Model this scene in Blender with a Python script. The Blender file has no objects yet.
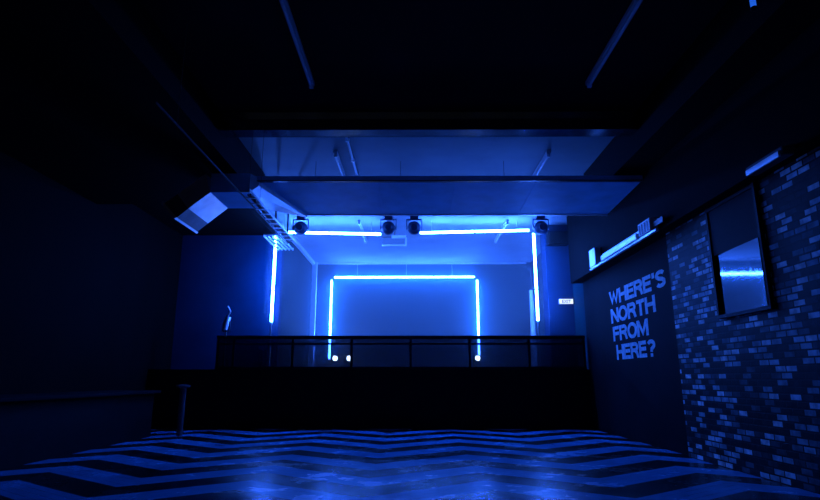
import bpy, bmesh, math, random
from mathutils import Vector, Matrix
random.seed(4)
scene = bpy.context.scene
C = scene.collection
PI = math.pi

# ---------------------------------------------------------------- camera
F = 560.0
PITCH = math.radians(12.9)
cam_d = bpy.data.cameras.new('camera')
cam_d.sensor_width = 36.0
cam_d.lens = F / 820.0 * 36.0
cam_d.clip_start = 0.05
cam = bpy.data.objects.new('camera', cam_d)
C.objects.link(cam)
cam.location = (0, 0, 1.0)
cam.rotation_euler = (PI / 2 + PITCH, 0, math.radians(0.3))
scene.camera = cam
scene.view_settings.view_transform = 'Standard'
scene.view_settings.look = 'None'
scene.view_settings.gamma = 1.0
scene.view_settings.exposure = 0.0
scene.view_settings.use_curve_mapping = False
scene.cycles.max_bounces = 6
scene.cycles.volume_bounces = 0
scene.cycles.transparent_max_bounces = 16
scene.cycles.sample_clamp_indirect = 4.0

# ---------------------------------------------------------------- materials
def new_mat(name):
    m = bpy.data.materials.new(name)
    m.use_nodes = True
    nt = m.node_tree
    for n in list(nt.nodes):
        nt.nodes.remove(n)
    out = nt.nodes.new('ShaderNodeOutputMaterial')
    return m, nt, out

def link(nt, a, b):
    nt.links.new(a, b)

def plain(name, col, rough=0.6, metal=0.0, var=0.25, scale=6.0, bump=0.0, spec=0.5):
    """paint / metal with a soft procedural unevenness"""
    m, nt, out = new_mat(name)
    b = nt.nodes.new('ShaderNodeBsdfPrincipled')
    tc = nt.nodes.new('ShaderNodeTexCoord')
    nz = nt.nodes.new('ShaderNodeTexNoise')
    nz.inputs['Scale'].default_value = scale
    nz.inputs['Detail'].default_value = 5.0
    rp = nt.nodes.new('ShaderNodeValToRGB')
    rp.color_ramp.elements[0].position = 0.3
    rp.color_ramp.elements[1].position = 0.7
    rp.color_ramp.elements[0].color = tuple(c * (1 - var) for c in col) + (1,)
    rp.color_ramp.elements[1].color = tuple(min(1, c * (1 + var)) for c in col) + (1,)
    link(nt, tc.outputs['Object'], nz.inputs['Vector'])
    link(nt, nz.outputs['Fac'], rp.inputs['Fac'])
    link(nt, rp.outputs['Color'], b.inputs['Base Color'])
    b.inputs['Roughness'].default_value = rough
    b.inputs['Metallic'].default_value = metal
    b.inputs['Specular IOR Level'].default_value = spec
    if bump:
        bp = nt.nodes.new('ShaderNodeBump')
        bp.inputs['Strength'].default_value = bump
        bp.inputs['Distance'].default_value = 0.01
        link(nt, nz.outputs['Fac'], bp.inputs['Height'])
        link(nt, bp.outputs['Normal'], b.inputs['Normal'])
    link(nt, b.outputs['BSDF'], out.inputs['Surface'])
    return m

def glow(name, col, strength):
    m, nt, out = new_mat(name)
    e = nt.nodes.new('ShaderNodeEmission')
    e.inputs['Color'].default_value = (*col, 1)
    e.inputs['Strength'].default_value = strength
    link(nt, e.outputs['Emission'], out.inputs['Surface'])
    return m

def math_node(nt, op, a, b=None, c=None):
    n = nt.nodes.new('ShaderNodeMath')
    n.operation = op
    for i, v in enumerate((a, b, c)):
        if v is None:
            continue
        if isinstance(v, (int, float)):
            n.inputs[i].default_value = v
        else:
            link(nt, v, n.inputs[i])
    return n.outputs[0]

def floor_material():
    m, nt, out = new_mat('chevron_floor')
    b = nt.nodes.new('ShaderNodeBsdfPrincipled')
    tc = nt.nodes.new('ShaderNodeTexCoord')
    sp = nt.nodes.new('ShaderNodeSeparateXYZ')
    link(nt, tc.outputs['Object'], sp.inputs[0])
    X, Y = sp.outputs[0], sp.outputs[1]
    # zigzag: nearest to the camera at x = -0.45 + 2.35 k
    u = math_node(nt, 'DIVIDE', math_node(nt, 'ADD', X, 0.45), 2.35)
    fr = math_node(nt, 'FRACT', u)
    tri = math_node(nt, 'SUBTRACT', 1.0, math_node(nt, 'ABSOLUTE', math_node(nt, 'SUBTRACT', math_node(nt, 'MULTIPLY', fr, 2.0), 1.0)))
    t = math_node(nt, 'SUBTRACT', Y, math_node(nt, 'MULTIPLY', tri, 0.85))
    cyc = math_node(nt, 'FRACT', math_node(nt, 'DIVIDE', t, 0.98))
    d = math_node(nt, 'ABSOLUTE', math_node(nt, 'SUBTRACT', cyc, 0.5))
    stripe = nt.nodes.new('ShaderNodeMapRange')
    stripe.inputs['From Min'].default_value = 0.23
    stripe.inputs['From Max'].default_value = 0.26
    link(nt, d, stripe.inputs['Value'])
    # boards inside each stripe, and wear
    board = math_node(nt, 'FRACT', math_node(nt, 'DIVIDE', t, 0.1225))
    seam = math_node(nt, 'LESS_THAN', board, 0.05)
    nz = nt.nodes.new('ShaderNodeTexNoise')
    nz.inputs['Scale'].default_value = 1.6
    nz.inputs['Detail'].default_value = 8.0
    nz.inputs['Roughness'].default_value = 0.65
    link(nt, tc.outputs['Object'], nz.inputs['Vector'])
    wear = nt.nodes.new('ShaderNodeMapRange')
    wear.inputs['From Min'].default_value = 0.35
    wear.inputs['From Max'].default_value = 0.7
    wear.inputs['To Min'].default_value = 0.75
    wear.inputs['To Max'].default_value = 1.15
    link(nt, nz.outputs['Fac'], wear.inputs['Value'])
    mx = nt.nodes.new('ShaderNodeMix')
    mx.data_type = 'RGBA'
    mx.inputs['A'].default_value = (0.006, 0.006, 0.007, 1)
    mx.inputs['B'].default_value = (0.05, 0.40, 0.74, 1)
    link(nt, stripe.outputs['Result'], mx.inputs['Factor'])
    val = math_node(nt, 'MULTIPLY', wear.outputs['Result'], math_node(nt, 'SUBTRACT', 1.0, math_node(nt, 'MULTIPLY', seam, 0.5)))
    vm = nt.nodes.new('ShaderNodeVectorMath')
    vm.operation = 'SCALE'
    link(nt, mx.outputs['Result'], vm.inputs[0])
    link(nt, val, vm.inputs['Scale'])
    link(nt, vm.outputs[0], b.inputs['Base Color'])
    rr = nt.nodes.new('ShaderNodeMapRange')
    rr.inputs['From Min'].default_value = 0.3
    rr.inputs['From Max'].default_value = 0.75
    rr.inputs['To Min'].default_value = 0.17
    rr.inputs['To Max'].default_value = 0.34
    b.inputs['IOR'].default_value = 1.6
    link(nt, nz.outputs['Fac'], rr.inputs['Value'])
    link(nt, rr.outputs['Result'], b.inputs['Roughness'])
    bp = nt.nodes.new('ShaderNodeBump')
    bp.inputs['Strength'].default_value = 0.10
    bp.inputs['Distance'].default_value = 0.01
    link(nt, nz.outputs['Fac'], bp.inputs['Height'])
    link(nt, bp.outputs['Normal'], b.inputs['Normal'])
    link(nt, b.outputs['BSDF'], out.inputs['Surface'])
    return m

def brick_material():
    m, nt, out = new_mat('painted_brick')
    b = nt.nodes.new('ShaderNodeBsdfPrincipled')
    tc = nt.nodes.new('ShaderNodeTexCoord')
    sp = nt.nodes.new('ShaderNodeSeparateXYZ')
    link(nt, tc.outputs['Object'], sp.inputs[0])
    cb = nt.nodes.new('ShaderNodeCombineXYZ')
    link(nt, sp.outputs[1], cb.inputs[0])
    link(nt, sp.outputs[2], cb.inputs[1])
    br = nt.nodes.new('ShaderNodeTexBrick')
    br.inputs['Scale'].default_value = 1.0
    br.inputs['Brick Width'].default_value = 0.165
    br.inputs['Row Height'].default_value = 0.066
    br.inputs['Mortar Size'].default_value = 0.009
    br.inputs['Mortar Smooth'].default_value = 0.2
    br.inputs['Color1'].default_value = (0, 0, 0, 1)
    br.inputs['Color2'].default_value = (1, 1, 1, 1)
    br.inputs['Mortar'].default_value = (0, 0, 0, 1)
    link(nt, cb.outputs[0], br.inputs['Vector'])
    rp = nt.nodes.new('ShaderNodeValToRGB')
    e = rp.color_ramp.elements
    e[0].position = 0.0
    e[0].color = (0.015, 0.015, 0.015, 1)
    e[1].position = 1.0
    e[1].color = (0.95, 0.94, 0.92, 1)
    x = e.new(0.42); x.color = (0.012, 0.012, 0.012, 1)
    x = e.new(0.64); x.color = (0.13, 0.17, 0.19, 1)
    x = e.new(0.84); x.color = (0.50, 0.60, 0.66, 1)
    link(nt, br.outputs['Color'], rp.inputs['Fac'])
    nz = nt.nodes.new('ShaderNodeTexNoise')
    nz.inputs['Scale'].default_value = 9.0
    nz.inputs['Detail'].default_value = 6.0
    link(nt, tc.outputs['Object'], nz.inputs['Vector'])
    mr = nt.nodes.new('ShaderNodeMapRange')
    mr.inputs['From Min'].default_value = 0.35
    mr.inputs['From Max'].default_value = 0.65
    mr.inputs['To Min'].default_value = 0.5
    mr.inputs['To Max'].default_value = 1.3
    link(nt, nz.outputs['Fac'], mr.inputs['Value'])
    vm = nt.nodes.new('ShaderNodeVectorMath')
    vm.operation = 'SCALE'
    link(nt, rp.outputs['Color'], vm.inputs[0])
    link(nt, mr.outputs['Result'], vm.inputs['Scale'])
    link(nt, vm.outputs[0], b.inputs['Base Color'])
    b.inputs['Roughness'].default_value = 0.6
    b.inputs['Specular IOR Level'].default_value = 0.12
    bp = nt.nodes.new('ShaderNodeBump')
    bp.inputs['Strength'].default_value = 0.8
    bp.inputs['Distance'].default_value = 0.008
    h = math_node(nt, 'ADD', math_node(nt, 'MULTIPLY', br.outputs['Fac'], -1.0), math_node(nt, 'MULTIPLY', nz.outputs['Fac'], 0.5))
    link(nt, h, bp.inputs['Height'])
    link(nt, bp.outputs['Normal'], b.inputs['Normal'])
    link(nt, b.outputs['BSDF'], out.inputs['Surface'])
    return m

def smoked_material():
    m, nt, out = new_mat('smoked_panel')
    tr = nt.nodes.new('ShaderNodeBsdfTransparent')
    tr.inputs['Color'].default_value = (0.30, 0.30, 0.32, 1)
    gl = nt.nodes.new('ShaderNodeBsdfGlossy')
    gl.inputs['Color'].default_value = (0.8, 0.8, 0.8, 1)
    gl.inputs['Roughness'].default_value = 0.15
    fr = nt.nodes.new('ShaderNodeFresnel')
    fr.inputs['IOR'].default_value = 1.3
    mx = nt.nodes.new('ShaderNodeMixShader')
    link(nt, fr.outputs[0], mx.inputs[0])
    link(nt, tr.outputs[0], mx.inputs[1])
    link(nt, gl.outputs[0], mx.inputs[2])
    link(nt, mx.outputs[0], out.inputs['Surface'])
    return m

def mirror_material():
    m, nt, out = new_mat('smeared_mirror')
    b = nt.nodes.new('ShaderNodeBsdfPrincipled')
    b.inputs['Base Color'].default_value = (0.20, 0.21, 0.23, 1)
    b.inputs['Metallic'].default_value = 1.0
    tc = nt.nodes.new('ShaderNodeTexCoord')
    mp = nt.nodes.new('ShaderNodeMapping')
    mp.inputs['Scale'].default_value = (1, 14, 1.2)
    nz = nt.nodes.new('ShaderNodeTexNoise')
    nz.inputs['Scale'].default_value = 2.0
    nz.inputs['Detail'].default_value = 3.0
    link(nt, tc.outputs['Object'], mp.inputs['Vector'])
    link(nt, mp.outputs[0], nz.inputs['Vector'])
    mr = nt.nodes.new('ShaderNodeMapRange')
    mr.inputs['To Min'].default_value = 0.02
    mr.inputs['To Max'].default_value = 0.09
    link(nt, nz.outputs['Fac'], mr.inputs['Value'])
    link(nt, mr.outputs[0], b.inputs['Roughness'])
    link(nt, b.outputs['BSDF'], out.inputs['Surface'])
    return m

BLUE = (0.03, 0.14, 1.0)
M = {}
M['floor'] = floor_material()
M['brick'] = brick_material()
M['smoked'] = smoked_material()
M['mirror'] = mirror_material()
M['rail'] = plain('rail_paint', (0.006, 0.010, 0.016), 0.6, var=0.2, spec=0.15)
M['head'] = plain('lamp_head_haze', (0.03, 0.10, 0.20), 0.5, var=0.2)  # grey-blue lifts the unlit heads, haze and glare put into the paint
M['ceiling_shaded'] = plain('ceiling_shaded_paint', (0.006, 0.010, 0.014), 0.85, var=0.2, scale=1.5, spec=0.06)  # near ceiling's lack of light put into a darker colour
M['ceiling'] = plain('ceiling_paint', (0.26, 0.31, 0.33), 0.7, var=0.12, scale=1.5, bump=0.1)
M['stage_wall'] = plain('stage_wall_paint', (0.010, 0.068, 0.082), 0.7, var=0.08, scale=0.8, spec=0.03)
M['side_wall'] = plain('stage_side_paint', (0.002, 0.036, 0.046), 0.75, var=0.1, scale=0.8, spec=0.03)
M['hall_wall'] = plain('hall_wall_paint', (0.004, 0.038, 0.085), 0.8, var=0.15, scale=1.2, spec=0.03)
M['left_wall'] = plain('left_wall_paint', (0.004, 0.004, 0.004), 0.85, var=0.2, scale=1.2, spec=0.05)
M['dark_wall'] = plain('dark_wall_paint', (0.005, 0.010, 0.013), 0.8, var=0.2, scale=1.5, spec=0.06)
M['box_black'] = plain('box_black_paint', (0.004, 0.004, 0.004), 0.85, var=0.2, spec=0.05)
M['black'] = plain('black_paint', (0.006, 0.006, 0.007), 0.7, var=0.2, spec=0.1)
M['black_gloss'] = plain('black_gloss', (0.02, 0.02, 0.022), 0.25, var=0.2)
M['black_metal'] = plain('black_metal', (0.03, 0.03, 0.032), 0.35, 0.3, var=0.2)
M['white_paint'] = plain('white_paint', (0.86, 0.86, 0.86), 0.5, var=0.06)
M['lettering'] = plain('lettering_paint', (0.45, 0.62, 0.66), 0.7, var=0.25, scale=14.0)
M['galv'] = plain('galvanised_steel', (0.8, 0.81, 0.83), 0.42, 0.8, var=0.12, scale=5.0)
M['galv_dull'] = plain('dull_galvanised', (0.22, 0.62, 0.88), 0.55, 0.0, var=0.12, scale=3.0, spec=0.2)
M['galv_dark'] = plain('dark_grey_metal', (0.10, 0.10, 0.11), 0.5, 0.4, var=0.2)
M['steel_beam'] = plain('painted_steel', (0.30, 0.34, 0.36), 0.14, 0.9, var=0.2, scale=4.0)
M['deck'] = plain('stage_deck', (0.04, 0.04, 0.042), 0.5, var=0.3)
M['batten_body'] = plain('batten_body', (0.6, 0.62, 0.65), 0.45, var=0.06)
M['batten_tube'] = plain('batten_tube_glass', (0.8, 0.8, 0.8), 0.2, var=0.03)
M['tube'] = glow('led_tube_glow', BLUE, 200.0)
M['tube_in'] = glow('led_tube_rear_glow', BLUE, 200.0)
M['rod_glow'] = glow('rod_glow', (0.02, 0.16, 1.0), 0.7)
M['lens'] = glow('spot_lens_glow', (0.55, 0.8, 1.0), 60.0)
M['sign'] = glow('sign_face_glow', (0.75, 0.88, 1.0), 1.3)
M['sign_text'] = plain('sign_letter', (0.25, 0.3, 0.35), 0.6)
M['glass_dark'] = plain('dark_lens', (0.01, 0.01, 0.012), 0.08)

# ---------------------------------------------------------------- mesh helpers
class MB:
    """collects shapes into one mesh"""
    def __init__(self):
        self.bm = bmesh.new()
    def box(self, a, b, bevel=0.0):
        a, b = Vector(a), Vector(b)
        lo = Vector((min(a[i], b[i]) for i in range(3)))
        hi = Vector((max(a[i], b[i]) for i in range(3)))
        r = bmesh.ops.create_cube(self.bm, size=1.0)
        vs = r['verts']
        for v in vs:
            v.co = Vector((lo[i] + (v.co[i] + 0.5) * (hi[i] - lo[i]) for i in range(3)))
        if bevel:
            es = list({e for v in vs for e in v.link_edges})
            bmesh.ops.bevel(self.bm, geom=es, offset=bevel, segments=2, profile=0.6, affect='EDGES')
        return self
    def cyl(self, p, q, r0, r1=None, n=16):
        p, q = Vector(p), Vector(q)
        r1 = r0 if r1 is None else r1
        d = q - p
        rot = Vector((0, 0, 1)).rotation_difference(d.normalized()).to_matrix().to_4x4()
        mat = Matrix.Translation((p + q) / 2) @ rot
        bmesh.ops.create_cone(self.bm, cap_ends=True, segments=n, radius1=r0, radius2=r1, depth=d.length, matrix=mat)
        return self
    def sphere(self, c, r, sc=(1, 1, 1), n=20):
        mat = Matrix.Translation(c) @ Matrix.Diagonal((*sc, 1))
        bmesh.ops.create_uvsphere(self.bm, u_segments=n, v_segments=n // 2 + 2, radius=r, matrix=mat)
        return self
    def loft(self, rings, caps=True):
        """rings: equal-length closed loops of points"""
        vr = [[self.bm.verts.new(p) for p in ring] for ring in rings]
        n = len(vr[0])
        for a, b in zip(vr[:-1], vr[1:]):
            for i in range(n):
                self.bm.faces.new((a[i], a[(i + 1) % n], b[(i + 1) % n], b[i]))
        if caps:
            self.bm.faces.new(vr[0][::-1])
            self.bm.faces.new(vr[-1])
        bmesh.ops.recalc_face_normals(self.bm, faces=self.bm.faces[:])
        return self
    def lathe(self, c, prof, n=20):
        """prof: (radius, z) from bottom to top round the vertical axis through c"""
        c = Vector(c)
        rings = [[c + Vector((r * math.cos(2 * PI * k / n), r * math.sin(2 * PI * k / n), z)) for k in range(n)] for r, z in prof]
        return self.loft(rings)
    def build(self, name, mat, parent=None, smooth=False, world=True):
        me = bpy.data.meshes.new(name)
        if parent is not None and world:
            bmesh.ops.translate(self.bm, verts=self.bm.verts[:], vec=-parent.location)
        self.bm.to_mesh(me)
        self.bm.free()
        me.materials.append(mat)
        if smooth:
            for p in me.polygons:
                p.use_smooth = True
            me.set_sharp_from_angle(angle=math.radians(35))
        o = bpy.data.objects.new(name, me)
        C.objects.link(o)
        if parent is not None:
            o.parent = parent
        return o

def tag(o, label, cat, group=None):
    o['label'] = label
    o['category'] = cat
    if group:
        o['group'] = group
    return o

def thing(name, label, cat, loc=(0, 0, 0), group=None):
    o = bpy.data.objects.new(name, None)
    o.empty_display_size = 0.1
    C.objects.link(o)
    o.location = loc
    return tag(o, label, cat, group)

def dup(root, loc, label, rotz=None):
    r = root.copy()
    C.objects.link(r)
    r.location = loc
    if rotz is not None:
        r.rotation_euler = (0, 0, rotz)
    r['label'] = label
    for ch in list(root.children):
        c = ch.copy()
        C.objects.link(c)
        c.parent = r
        for g in ch.children:
            d = g.copy()
            C.objects.link(d)
            d.parent = c
    return r

def struct(name, mb, mat):
    o = mb.build(name, mat)
    o['kind'] = 'structure'
    return o

# ---------------------------------------------------------------- the setting
XL, XR, ZC = -5.5, 3.65, 4.5
YS, YP, YB = 11.9, 12.95, 17.0
YR_ = 12.68                             # face of the pillar right of the stage           # stage front, opening, back wall
DECK = 1.1
Y0 = -1.2
struct('floor', MB().box((XL, Y0, -0.1), (XR, YS, 0.0)), M['floor'])
ce = struct('ceiling', MB().box((XL - .2, Y0, ZC), (XR + .2, 7.015, ZC + 0.08)).box((XL - .2, 7.015, ZC), (XR + .2, YB + .2, ZC + 0.08)), M['ceiling_shaded'])
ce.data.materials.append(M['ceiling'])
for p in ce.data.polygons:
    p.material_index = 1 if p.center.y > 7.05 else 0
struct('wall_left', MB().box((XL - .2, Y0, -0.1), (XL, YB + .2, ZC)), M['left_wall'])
struct('wall_right', MB().box((XR, Y0, -0.1), (XR + .2, YS, ZC)), M['dark_wall'])
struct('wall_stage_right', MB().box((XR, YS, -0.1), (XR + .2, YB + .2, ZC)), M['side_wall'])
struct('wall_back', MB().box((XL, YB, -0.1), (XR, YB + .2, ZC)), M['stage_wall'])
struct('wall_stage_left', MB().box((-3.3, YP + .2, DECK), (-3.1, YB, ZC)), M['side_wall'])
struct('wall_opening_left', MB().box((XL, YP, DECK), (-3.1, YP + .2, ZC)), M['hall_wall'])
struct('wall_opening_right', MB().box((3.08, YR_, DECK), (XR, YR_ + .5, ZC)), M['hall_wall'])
struct('wall_brick', MB().box((XR - .06, Y0, 0.0), (XR, 7.72, 3.0)), M['brick'])
# black boxes added to darken the ceiling sides, black boxed bulkhead along right wall
struct('dark_box_left', MB().box((XL, Y0, 3.955), (-2.6, 9.3, ZC)).box((XL, 9.3, 4.33), (-3.3, YP, ZC)), M['box_black'])
struct('dark_box_right', MB().box((3.0, Y0, 3.96), (3.42, 9.3, ZC)), M['box_black'])
XF = 3.42
struct('wall_right_upper', MB().box((XF, Y0, 3.0), (XR, YS + .1, ZC)), M['box_black'])
st = MB()
st.box((XL, YS, -0.1), (XR, YB, DECK))
struct('stage_platform', st, M['deck'])
struct('stage_front', MB().box((XL, YS - .04, 0), (XR, YS, 1.18)), M['black'])
# pale corner mouldings of the stage recess
struct('trim_1', MB().box((-3.1, YP - .5, ZC - .09), (-3.01, YB, ZC), ), M['white_paint'])
struct('trim_2', MB().box((-3.1, YB - .12, DECK), (-2.95, YB, ZC), 0.01), M['white_paint'])
struct('trim_3', MB().box((-2.95, YB - .05, ZC - .06), (3.5, YB, ZC)), M['white_paint'])

# steel beam across the hall ceiling
bt = thing('ceiling_beam', 'dark steel beam across the ceiling between the near and middle rows of battens', 'beam', (0, 7.0, 4.22))
MB().box((-2.6, 6.9, 4.22), (3.0, 7.13, 4.245)).build('lower_flange', M['steel_beam'], bt)
MB().box((-2.6, 7.0, 4.245), (3.0, 7.03, 4.475)).build('web', M['steel_beam'], bt)
MB().box((-2.6, 6.9, 4.475), (3.0, 7.13, 4.5)).build('upper_flange', M['steel_beam'], bt)

# ---------------------------------------------------------------- air duct
DT = thing('air_duct', 'wide flat air duct hung across the hall with a downturned outlet at left', 'air duct', (0, 9.0, 3.8))
YN, YE = 7.9, 9.5
def slab(z0, z1, xa, xb, y0=YN, y1=YE):
    """bottom sheet from near edge to far edge, slanted left end"""
    zn, ze = 3.876, 3.81
    k = lambda y: zn + (ze - zn) * (y - YN) / (YE - YN)
    return MB().loft([[(xa[0], y0, k(y0) + z0), (xb, y0, k(y0) + z0), (xb, y0, k(y0) + z1), (xa[0], y0, k(y0) + z1)],
                      [(xa[1], y1, k(y1) + z0), (xb, y1, k(y1) + z0), (xb, y1, k(y1) + z1), (xa[1], y1, k(y1) + z1)]])
slab(0, .07, (-2.45, -1.92), XF).build('duct_run', M['galv_dull'], DT)
slab(-.012, .0, (-1.93, -1.92), XF, YE - .035, YE + .005).build('edge_flange', M['galv'], DT)
slab(-.012, .0, (-2.45, -2.43), XF, YN - .005, YN + .06).build('edge_flange', M['black_metal'], DT)
for x in (-0.55, 0.65, 1.85):
    slab(-.008, .0, (x, x), x + .03, YN + .07, YE - .05).build('joint_flange', M['galv_dull'], DT)
def ring(x, y0, y1, z0, z1):
    return [(x, y0, z0), (x, y1, z0), (x, y1, z1), (x, y0, z1)]
MB().loft([ring(-2.4, 7.8, 8.6, 3.66, 3.95), [(-2.3, 7.93, 3.80), (-1.86, 9.48, 3.76), (-1.86, 9.48, 3.86), (-2.3, 7.93, 3.92)]]).build('duct_transition', M['galv'], DT)
MB().loft([ring(-2.4, 7.8, 8.6, 3.66, 3.95), ring(-2.97, 7.8, 8.6, 3.66, 3.95)]).build('duct_branch', M['galv_dull'], DT)
def slope(x0, z0, x1, z1, y0, y1):
    return [(x0, y0, z0), (x0, y1, z0), (x1, y1, z1), (x1, y0, z1)]
MB().loft([slope(-2.97, 3.66, -3.06, 3.95, 7.8, 8.6), slope(-3.27, 3.41, -3.45, 3.63, 7.8, 8.6)]).build('elbow', M['galv'], DT)
MB().loft([slope(-3.27, 3.41, -3.45, 3.63, 7.8, 8.6), slope(-3.43, 3.27, -3.63, 3.49, 7.8, 8.6)]).build('outlet_shaded', M['galv_dark'], DT)  # lower outlet in darker metal, its shadow put into the colour
MB().loft([slope(-3.42, 3.27, -3.64, 3.51, 7.77, 8.63), slope(-3.445, 3.245, -3.665, 3.485, 7.77, 8.63)]).build('outlet_rim', M['galv'], DT)
for x in (-1.6, -0.2, 1.5):
    y = 8.7
    MB().cyl((x, y, 3.90), (x, y, ZC), 0.004, n=8).build('hanger_rod', M['galv_dark'], DT)

# ---------------------------------------------------------------- cable ladder along the left
CT = thing('cable_tray', 'narrow metal cable ladder running under the ceiling towards the left of the stage', 'cable tray', (-2.2, 7, 3.38))
for xr, ya in ((-2.28, 4.55), (-2.12, 6.9)):
    w_ = .005 if xr < -2.2 else .009
    MB().box((xr - w_, ya, 3.38), (xr + w_, 9.9, 3.40)).build('side_rail', M['galv_dark'] if xr < -2.2 else M['galv'], CT)
y = 7.0
while y < 9.85:
    MB().box((-2.27, y - .012, 3.385), (-2.13, y + .012, 3.40)).build('rung', M['galv'], CT)
    y += 0.26
for k, (dx, r) in enumerate(((-.03, .012), (.0, .016), (.035, .010))):
    mb = MB()
    pts = [(-2.2 + dx + 0.006 * math.sin(i * 1.3 + k), 7.2 + i * 0.26, 3.405 + r) for i in range(11)]
    for p, q in zip(pts[:-1], pts[1:]):
        mb.cyl(p, q, r, n=8)
    mb.build('cable', M['black_metal'], CT)
for y in (5.0, 7.4, 9.6):
    for xr in ((-2.28, -2.12) if y > 6.9 else (-2.28,)):
        MB().cyl((xr, y, 3.42), (xr, y, ZC), 0.003, n=6).build('hanger_rod', M['galv_dark'], CT)
# lamp bracket of pale angle iron under the tray end
BR = thing('lattice_bracket', 'pale slotted metal bracket beside the cable ladder above the left upright tube', 'bracket', (-2.4, 9.6, 3.3))
mb = MB()
for i in range(5):
    mb.box((-2.62 + i * .07, 9.5, 3.42), (-2.60 + i * .07, 10.6, 3.445))
for yy in (9.5, 9.85, 10.2, 10.57):
    mb.box((-2.62, yy, 3.445), (-2.32, yy + .03, 3.465))
mb.build('lattice', M['galv'], BR)
for yb in (9.55, 10.5):
    MB().box((-2.45, yb, 3.46), (-2.42, yb + .03, ZC)).build('drop_bar', M['galv_dark'], BR)

# conduit on the ceiling
cd = thing('ceiling_conduit', 'thin pale conduit on the ceiling right of the left middle batten', 'conduit', (-0.98, 8.5, 4.5))
MB().cyl((-0.98, 7.6, 4.475), (-0.98, 9.4, 4.475), 0.018, n=10).build('pipe', M['white_paint'], cd, True)
for y in (7.8, 8.6, 9.3):
    MB().box((-1.01, y - .015, 4.45), (-0.95, y + .015, 4.5)).build('clip', M['galv'], cd)

# ---------------------------------------------------------------- ceiling battens
def batten(loc, label):
    t = thing('batten_light', label, 'strip light', loc, 'unlit strip lights on the ceiling')
    MB().box((-.033, -.95, -.05), (.033, .95, 0), .006).build('housing', M['batten_body'], t, world=False)
    MB().cyl((0, -.90, -.075), (0, .90, -.075), .02, n=12).build('tube', M['batten_tube'], t, True, world=False)
    for s in (-1, 1):
        MB().box((-.025, s * .90 - .02, -.1), (.025, s * .90 + .02, -.05), .004).build('lamp_holder', M['white_paint'], t, world=False)
    return t
b0 = batten((-1.22, 5.22, 4.5), 'unlit ceiling strip light nearest the camera, left of two before the beam')
for (x, y, lb) in ((2.12, 5.22, 'unlit ceiling strip light nearest the camera, right of two before the beam'),
                   (-1.22, 9.2, 'unlit ceiling strip light between beam and duct, at left beside the thin conduit'),
                   (2.14, 9.2, 'unlit ceiling strip light between beam and duct, at right'),
                   (-1.22, 13.15, 'unlit strip light on the stage ceiling above the left top tube'),
                   (2.14, 13.15, 'unlit strip light on the stage ceiling above the right top tube')):
    dup(b0, (x, y, 4.5), lb)

# ---------------------------------------------------------------- LED tubes
def led(p, q, label, group, mat, r=.027, clips=()):
    p, q = Vector(p), Vector(q)
    base = p if p.z <= q.z else q
    t = thing('led_tube', label, 'light tube', base, group)
    d = (q - p).normalized()
    MB().cyl(p + d * .04, q - d * .04, r, n=14).build('tube', mat, t, True)
    MB().cyl(p, p + d * .045, r * 1.12, n=14).build('end_cap', M['white_paint'], t, True)
    MB().cyl(q - d * .045, q, r * 1.12, n=14).build('end_cap', M['white_paint'], t, True)
    for k in clips:
        c = p.lerp(q, k)
        MB().cyl(c - d * .012, c + d * .012, r * 1.12, n=14).build('clip', M['galv'], t, True)
    return t
YF = 12.32
g1 = 'glowing tubes framing the stage front'
g2 = 'glowing tubes framing the rear of the stage'
tl = led((-3.11, YF, 2.16), (-3.11, YF, 4.20), 'upright glowing tube on the left edge of the stage front', g1, M['tube'], clips=(.36,))
MB().cyl((-3.11, YF, DECK), (-3.11, YF, 2.16), .014, n=10).build('support_pole', M['galv'], tl, True)
MB().cyl((-3.11, YF, DECK), (-3.11, YF, DECK + .02), .12, n=20).build('base_plate', M['black_metal'], tl, True)
tr = led((2.74, YF, 2.18), (2.74, YF, 4.24), 'upright glowing tube on the right edge of the stage front', g1, M['tube'], clips=(.36,))
MB().cyl((2.74, YF, DECK), (2.74, YF, 2.18), .014, n=10).build('support_pole', M['galv'], tr, True)
MB().cyl((2.74, YF, DECK), (2.74, YF, DECK + .02), .12, n=20).build('base_plate', M['black_metal'], tr, True)
for a, b, lb, cl in (((-2.90, YF, 4.24), (-0.68, YF, 4.19), 'level glowing tube at the top of the stage front, left of the hanging cradle', (.45,)),
                     ((0.12, YF, 4.22), (2.68, YF, 4.28), 'level glowing tube at the top of the stage front, right of the hanging cradle', (.5,))):
    t = led(a, b, lb, g1, M['tube'], clips=cl)
    for k in (.12, .88):
        c = Vector(a).lerp(Vector(b), k)
        MB().cyl((c.x, c.y, c.z + .03), (c.x, c.y, ZC), .005, n=6).build('hanger_wire', M['galv'], t)
YI = 16.88
led((-2.48, YI, 1.51), (-2.48, YI, 3.965), 'upright glowing tube on the left of the rear stage frame', g2, M['tube_in'], .028)
led((1.96, YI, 1.51), (1.96, YI, 3.965), 'upright glowing tube on the right of the rear stage frame', g2, M['tube_in'], .028)
t = led((-2.44, YI, 4.01), (1.92, YI, 4.02), 'long level glowing tube across the top of the rear stage frame', g2, M['tube_in'], .028, clips=(.17, .45, .8))
for x in (-1.7, -.2, 1.2):
    MB().cyl((x, YI, 4.04), (x, YI, ZC), .006, n=6).build('hanger_wire', M['galv'], t)
pp = thing('pale_post', 'pale tapered post standing just behind the right front upright tube', 'post', (2.83, 13.3, DECK))
MB().lathe((2.83, 13.3, DECK), [(.07, .03), (.058, 1.0), (.04, 1.95)], 16).build('shaft', M['white_paint'], pp, True)
MB().lathe((2.83, 13.3, DECK), [(.18, 0), (.18, .02), (.10, .04)], 20).build('base_plate', M['black_metal'], pp, True)
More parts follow.
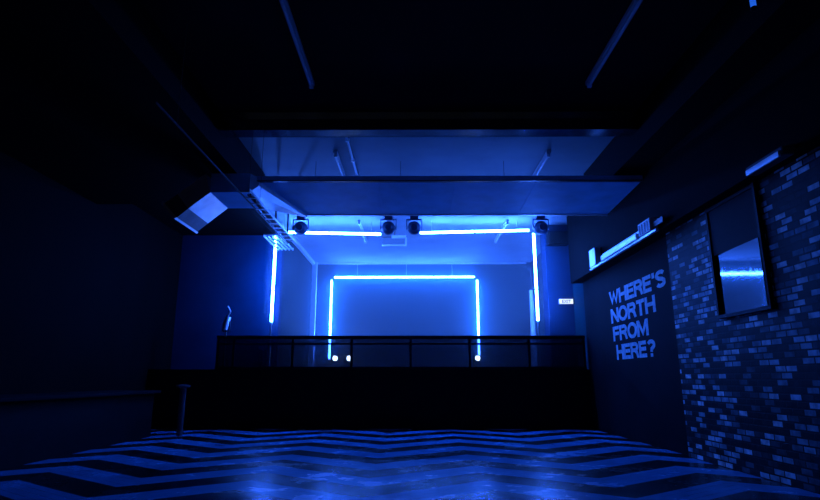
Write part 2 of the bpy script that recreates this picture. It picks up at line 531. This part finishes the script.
# feet that carry the rear uprights
for x, zb, lb in ((-2.48, 1.51, 'dark stand under the left rear upright tube'), (1.96, 1.51, 'dark stand under the right rear upright tube')):
    t = thing('tube_stand', lb, 'stand', (x, YI, DECK))
    MB().lathe((x, YI, DECK), [(.10, 0), (.10, .02), (.05, .04), (.03, .06)]).build('base_plate', M['black_metal'], t, True)
    MB().cyl((x, YI, DECK + .05), (x, YI, zb), .02, n=10).build('pole', M['black_metal'], t, True)

# ---------------------------------------------------------------- moving heads
def moving_head(loc, label):
    t = thing('moving_head_light', label, 'stage light', loc, 'moving head lights hung over the stage front')
    MB().box((-.09, -.08, -.06), (.09, .08, 0), .015).build('base', M['head'], t, world=False)
    y = MB()
    y.box((-.175, -.03, -.085), (.175, .03, -.06), .01)
    y.box((-.175, -.03, -.30), (-.157, .03, -.07), .005)
    y.box((.157, -.03, -.30), (.175, .03, -.07), .005)
    y.build('yoke', M['head'], t, world=False)
    h = MB().sphere((0, 0, -.26), .15, (1, 1.05, 1.0), 28).build('head', M['head'], t, True, world=False)
    MB().cyl((0, -.165, -.28), (0, -.10, -.27), .07, .09, n=24).build('lens', M['head'], h, True, world=False)
    for s in (-1, 1):
        MB().cyl((s * .07, 0, 0), (s * .07, 0, .06), .015, n=8).build('clamp', M['galv'], t, world=False)
    return t
YH = 11.75
m0 = moving_head((-2.44, YH, 4.44), 'dark moving head light at the left end of the top tubes')
dup(m0, (-0.53, YH, 4.44), 'dark moving head light just left of the hanging cradle')
dup(m0, (0.03, YH, 4.44), 'dark moving head light just right of the hanging cradle')
dup(m0, (2.78, YH, 4.44), 'dark moving head light above the right upright tube')

# open hanging cradle between the two middle heads
pj = thing('hanging_cradle', 'pale open metal cradle hanging at the top centre of the stage front', 'bracket', (-.43, 12.8, 4.03))
MB().box((-.73, 12.80, 4.025), (-.14, 12.84, 4.065), .004).build('bottom_bar', M['white_paint'], pj)
MB().box((-.185, 12.80, 4.065), (-.14, 12.84, 4.24), .004).build('side_bar', M['white_paint'], pj)
MB().box((-.73, 12.80, 4.065), (-.71, 12.84, 4.24), .004).build('side_bar', M['galv_dark'], pj)
MB().box((-.73, 12.80, 4.24), (-.14, 12.84, 4.26), .004).build('top_bar', M['galv_dark'], pj)
MB().box((-.50, 12.785, 4.21), (-.16, 12.80, 4.285), .004).build('bracket_plate', M['white_paint'], pj)
MB().cyl((-.43, 12.82, 4.25), (-.43, 12.82, ZC), .022, n=10).build('ceiling_pole', M['galv_dark'], pj, True)

# ---------------------------------------------------------------- lamps on the stage floor
def par(loc, label):
    t = thing('floor_spotlight', label, 'spotlight', loc, 'lit spotlights on the stage floor')
    b = MB()
    b.cyl((0, -.10, .44), (0, .14, .44), .105, .09, n=22)
    b.build('can', M['black_metal'], t, True, world=False)
    MB().cyl((0, -.112, .44), (0, -.10, .44), .068, n=22).build('lens', M['lens'], t, True, world=False)
    y = MB()
    for s in (-1, 1):
        y.box((s * .125 - .008, -.02, .02), (s * .125 + .008, .02, .47))
    y.box((-.133, -.02, .30 - .28), (.133, .02, .035))
    y.build('yoke', M['black_metal'], t, world=False)
    MB().box((-.13, -.12, 0), (.13, .12, .02), .004).build('base_plate', M['black_metal'], t, world=False)
    return t
p0 = par((-2.16, 15.9, DECK), 'lit round spotlight on the stage floor beside the left rear tube, left of the pair')
dup(p0, (-1.77, 15.9, DECK), 'lit round spotlight on the stage floor, right of the pair near the left rear tube')
dup(p0, (1.78, 15.8, DECK), 'lit round spotlight on the stage floor at the foot of the right rear tube')

# small lamp on a stand at the left end of the railing
ls = thing('lamp_on_stand', 'small pale stage lamp on a pole at the left end of the railing', 'stage light', (-4.05, 12.2, DECK))
MB().lathe((-4.05, 12.2, DECK), [(.15, 0), (.15, .02), (.03, .05)]).build('base', M['black_metal'], ls, True)
MB().cyl((-4.05, 12.2, DECK + .04), (-4.05, 12.2, 2.05), .02, n=10).build('pole', M['galv_dark'], ls, True)
MB().cyl((-4.07, 12.17, 2.02), (-4.03, 12.22, 2.30), .055, .065, n=16).build('lamp_can', M['galv'], ls, True)
mb = MB()
mb.box((-4.13, 12.18, 1.98), (-3.97, 12.22, 2.0))
mb.box((-4.13, 12.18, 1.98), (-4.115, 12.22, 2.2))
mb.box((-3.985, 12.18, 1.98), (-3.97, 12.22, 2.2))
mb.build('yoke', M['galv_dark'], ls)
MB().cyl((-4.05, 12.2, 2.28), (-3.98, 12.2, 2.42), .018, n=8).cyl((-3.98, 12.2, 2.42), (-4.05, 12.2, 2.54), .018, n=8).build('cable_loop', M['galv'], ls, True)

# ---------------------------------------------------------------- railing
RX0, RX1, YR = -4.12, 3.60, 11.86 + .03
rl = thing('stage_railing', 'black railing with smoked panels along the stage front', 'railing', (0, YR, 1.18))
MB().box((RX0, YR - .035, 1.80), (RX1, YR + .035, 1.875), .008).build('top_rail', M['rail'], rl)
MB().box((RX0, YR - .018, 1.685), (RX1, YR + .018, 1.72), .004).build('middle_rail', M['rail'], rl)
MB().box((RX0, YR - .025, 1.18), (RX1, YR + .025, 1.235), .004).build('bottom_rail', M['rail'], rl)
posts = [-4.09, -3.755, -2.52, -1.285, -0.05, 1.185, 2.42, 3.57]
for x in posts:
    MB().box((x - .025, YR - .025, 1.18), (x + .025, YR + .025, 1.80), .005).build('post', M['rail'], rl)
for a, b in zip(posts[:-1], posts[1:]):
    MB().box((a + .02, YR - .006, 1.20), (b - .02, YR + .006, 1.81)).build('panel', M['smoked'], rl)

# ---------------------------------------------------------------- exit sign and speaker on the right pilaster
es = thing('exit_sign', 'small lit white exit sign on the pillar right of the stage', 'sign', (3.47, YR_, 2.64))
MB().box((3.31, YR_ - .05, 2.635), (3.63, YR_, 2.755), .006).build('housing', M['white_paint'], es)
MB().box((3.318, YR_ - .056, 2.643), (3.622, YR_ - .05, 2.747)).build('face', M['sign'], es)

def text_mesh(s, size, offset=0.0, extrude=0.002, spacing=1.0):
    cu = bpy.data.curves.new('text', 'FONT')
    cu.body = s
    cu.size = size
    cu.offset = offset
    cu.extrude = extrude
    cu.space_character = spacing
    cu.resolution_u = 4
    o = bpy.data.objects.new('text', cu)
    C.objects.link(o)
    dg = bpy.context.evaluated_depsgraph_get()
    me = bpy.data.meshes.new_from_object(o.evaluated_get(dg))
    bpy.data.objects.remove(o)
    bpy.data.curves.remove(cu)
    return me
me = text_mesh('EXIT', .10, .002, .001)
w = max(v.co.x for v in me.vertices) - min(v.co.x for v in me.vertices)
mat = Matrix.Translation((3.47 - w / 2 - 3.47, -.058, .0195)) @ Matrix.Rotation(PI / 2, 4, 'X')
me.transform(mat)
me.materials.clear()
me.materials.append(M['sign_text'])
o = bpy.data.objects.new('lettering', me)
C.objects.link(o)
o.parent = es

sk = thing('loudspeaker', 'dark box loudspeaker high on the pillar right of the stage', 'loudspeaker', (3.33, YR_, 3.98))
MB().box((3.10, YR_ - .26, 3.98), (3.56, YR_ - .03, 4.28), .015).build('cabinet', M['black'], sk)
MB().box((3.12, YR_ - .275, 4.0), (3.54, YR_ - .26, 4.26), .004).build('grille', M['black_metal'], sk)
MB().box((3.28, YR_ - .03, 4.06), (3.40, YR_, 4.20)).build('wall_bracket', M['galv_dark'], sk)

# ---------------------------------------------------------------- wall lettering
WL = thing('wall_lettering', 'large pale capitals painted on the dark right wall beside the brick', 'lettering', (XR, 10.4, 1.3))
def arc(cx, cy, rx, ry, a0, a1, n=12):
    return [(cx + rx * math.cos(math.radians(a0 + (a1 - a0) * i / n)), cy + ry * math.sin(math.radians(a0 + (a1 - a0) * i / n))) for i in range(n + 1)]
T = .115                                   # half a stroke of the heavy capitals
# strokes on a grid one unit high: (advance, [polylines])
GLYPH = {
    'W': (1.22, [[(.10, 1.0), (.36, 0.0), (.61, .92), (.86, 0.0), (1.12, 1.0)]]),
    'H': (.90, [[(.11, 0), (.11, 1)], [(.79, 0), (.79, 1)], [(.11, .52), (.79, .52)]]),
    'E': (.82, [[(.11, 0), (.11, 1)], [(.11, T), (.78, T)], [(.11, .52), (.74, .52)], [(.11, 1 - T), (.78, 1 - T)]]),
    'R': (.90, [[(.11, 0), (.11, 1)], [(.11, 1 - T), (.50, 1 - T)] + arc(.50, .70, .24, .195, 90, -90)[1:] + [(.11, .505)], [(.48, .46), (.66, .36), (.78, 0)]]),
    "'": (.34, [[(.17, 1), (.17, .68)]]),
    'S': (.88, [arc(.44, .715, .30, .18, 20, 180, 10) + [(.16, .64), (.30, .545), (.58, .46), (.72, .37)] + arc(.44, .285, .30, .18, 0, -160, 10)[1:]]),
    'N': (.92, [[(.11, 0), (.11, 1)], [(.81, 0), (.81, 1)], [(.13, .95), (.79, .05)]]),
    'O': (1.0, [arc(.50, .5, .39, .405, 0, 360, 28)]),
    'T': (.84, [[(.42, 0), (.42, 1)], [(.04, 1 - T), (.80, 1 - T)]]),
    'F': (.78, [[(.11, 0), (.11, 1)], [(.11, .50), (.70, .50)], [(.11, 1 - T), (.74, 1 - T)]]),
    'M': (1.08, [[(.11, 0), (.11, 1)], [(.97, 0), (.97, 1)], [(.15, .95), (.54, .12), (.93, .95)]]),
    '?': (.84, [arc(.42, .70, .28, .195, 160, -50, 14) + [(.44, .45), (.42, .28)], [(.42, .20), (.42, 0)]]),
}
def stroke(bm, pts, f, h):
    n = len(pts)
    closed = (Vector(pts[0]) - Vector(pts[-1])).length < 1e-6
    L, R = [], []
    for i in range(n):
        p = Vector(pts[i])
        a = Vector(pts[i - 1]) if i > 0 else (Vector(pts[-2]) if closed else None)
        c = Vector(pts[i + 1]) if i < n - 1 else (Vector(pts[1]) if closed else None)
        d0 = (p - a).normalized() if a is not None else (c - p).normalized()
        d1 = (c - p).normalized() if c is not None else d0
        m = Vector((-(d0.y + d1.y), d0.x + d1.x))
        m.normalize()
        k = h / max(.35, m.dot(Vector((-d0.y, d0.x))))
        L.append(p + m * k)
        R.append(p - m * k)
    vl = [bm.verts.new(f(q)) for q in L]
    vr = [bm.verts.new(f(q)) for q in R]
    for i in range(n - 1):
        bm.faces.new((vl[i], vr[i], vr[i + 1], vl[i + 1]))
for word, z, h, wd, ys in (("WHERE'S", 2.30, .26, 2.38, 10.36), ("NORTH", 1.975, .26, 1.93, 10.34), ("FROM", 1.65, .26, 1.56, 10.3), ("HERE?", 1.32, .26, 1.66, 10.2)):
    total = sum(GLYPH[c][0] for c in word)
    sx = wd / total
    pen = 0.0
    bm = bmesh.new()
    layer = 0
    for ch in word:
        adv, lines = GLYPH[ch]
        for ln in lines:
            layer += 1
            f = lambda q, pen=pen, layer=layer: Vector((-.004 - .0004 * (layer % 5), ys - (pen + q[0]) * sx - 10.4, z - 1.3 + min(1, max(0, q[1])) * h))
            stroke(bm, ln, f, T)
        pen += adv
    for fc in bm.faces:
        fc.normal_update()
        if fc.normal.x > 0:
            fc.normal_flip()
    me = bpy.data.meshes.new('word')
    bm.to_mesh(me)
    bm.free()
    me.materials.append(M['lettering'])
    o = bpy.data.objects.new('word', me)
    C.objects.link(o)
    o.parent = WL

# ---------------------------------------------------------------- strip heaters on the right wall
def heater(y0, label):
    """y0: near end; about three metres long, running along the wall"""
    t = thing('wall_heater', label, 'heater', (XR + .08, y0, 2.97), 'strip heaters high on the right wall')
    def b(name, a, c, mat, bev=.006, par=None):
        return MB().box(a, c, bev).build(name, mat, par or t, world=False)
    b('housing', (-.40, .75, .04), (-.24, 2.40, .16), M['galv'], .02)
    b('reflector', (-.44, .78, .03), (-.40, 2.37, .12), M['galv'], .01)
    b('control_box', (-.42, .32, .04), (-.24, .73, .23), M['white_paint'], .01)
    for k in range(4):
        b('vent_slot', (-.426, .38 + k * .09, .06), (-.42, .42 + k * .09, .2), M['galv_dark'], 0)
    b('end_box', (-.42, 2.72, .04), (-.24, 3.05, .36), M['galv'], .01)
    b('mounting_rail', (-.41, .18, 0), (-.36, 3.1, .03), M['galv'], .003)
    for y in (.1, 1.5, 2.85):
        b('bracket', (-.30, y, .10), (XF - XR - .08, y + .04, .14), M['galv'], 0)
    b('support_plate', (-.38, .0, .08), (-.36, .30, .16), M['galv_dark'], .003)
    return t
h0 = heater(7.25, 'pale strip heater high on the dark wall above the painted words')
sh = thing('wall_heater', 'short dim metal heater high on the right, nearest the camera', 'heater', (XF, 4.62, 2.92), 'strip heaters high on the right wall')
MB().box((-.17, 0, .0), (-.06, .56, .085), .02).build('housing', M['galv_dark'], sh, world=False)
MB().box((-.19, .03, -.01), (-.165, .53, .045), .008).build('reflector', M['galv'], sh, world=False)
for yy in (.08, .44):
    MB().box((-.08, yy, .08), (0, yy + .04, .12)).build('bracket', M['galv_dark'], sh, world=False)

# ---------------------------------------------------------------- framed mirror on the brick
XM = XR - .06
mr = thing('framed_mirror', 'tall black framed panel on the brick wall, mirrored in its lower part', 'mirror', (XM, 6.07, 1.55))
mr.rotation_euler = (0, 0, 0)
def fr_(name, a, c, mat):
    return MB().box(a, c, .004).build(name, mat, mr, world=False)
fr_('frame_side', (-.045, -.52, .12), (0, -.48, 1.45), M['rail'])
fr_('frame_side', (-.045, .44, .12), (0, .48, 1.45), M['rail'])
fr_('frame_bottom', (-.045, -.48, .12), (0, .44, .16), M['rail'])
fr_('frame_top', (-.045, -.48, 1.40), (0, .44, 1.44), M['rail'])
fr_('upper_panel', (-.03, -.48, .86), (0, .44, 1.40), M['black'])
gm = MB().box((-.008, -.46, .16), (.0, .46, .86)).build('mirror_glass', M['mirror'], mr, world=False)
gm.location = (-.02, -.02, 0)
gm.rotation_euler = (0, 0, math.radians(-2.8))

# ---------------------------------------------------------------- blue tube hanging at the top right
ht = thing('hanging_tube', 'short blue tube hanging from the ceiling at the top right corner', 'light tube', (2.82, 4.08, 3.96))
MB().cyl((2.82, 4.08, 3.99), (2.82, 4.08, 4.40), .022, n=12).build('tube', M['rod_glow'], ht, True)
MB().cyl((2.82, 4.08, 3.965), (2.82, 4.08, 3.99), .025, n=12).build('end_cap', M['black_metal'], ht, True)
MB().cyl((2.82, 4.08, 4.40), (2.82, 4.08, 4.5), .012, n=8).build('drop_rod', M['galv_dark'], ht, True)

# ---------------------------------------------------------------- counter along the left wall
ct = thing('side_counter', 'long dark counter along the left wall ending in a small capped post', 'counter', (-4.6, 6, 0))
MB().box((-5.3, .8, 0), (-4.62, 10.3, .74)).build('front_panel', M['black'], ct)
MB().box((-5.45, .8, .74), (-4.52, 10.35, .79), .012).build('counter_top', M['dark_wall'], ct)
MB().cyl((-4.17, 10.45, 0), (-4.17, 10.45, .84), .055, n=18).build('end_post', M['galv_dark'], ct, True)
MB().lathe((-4.17, 10.45, .83), [(.06, 0), (.12, .02), (.12, .045), (.04, .06)]).build('post_cap', M['galv_dark'], ct, True)

# ---------------------------------------------------------------- haze
m, nt, out = new_mat('haze')
vs = nt.nodes.new('ShaderNodeVolumeScatter')
vs.inputs['Color'].default_value = (0.95, 0.95, 0.95, 1)
vs.inputs['Density'].default_value = 0.06
vs.inputs['Anisotropy'].default_value = 0.3
link(nt, vs.outputs[0], out.inputs['Volume'])
hz = MB().box((-3.25, 11.96, DECK - .05), (XR + .05, YB + .05, ZC + .05)).build('haze', m)
hz['kind'] = 'stuff'
tag(hz, 'thin smoke haze hanging over the stage and glowing round the tubes', 'haze')
hz.visible_shadow = True

# ---------------------------------------------------------------- dim grey world fill added to lift the blacks
w = bpy.data.worlds.new('world')
scene.world = w
w.use_nodes = True
bg = w.node_tree.nodes['Background']
bg.inputs['Color'].default_value = (0.9, 0.95, 1.0, 1)
bg.inputs['Strength'].default_value = 0.012
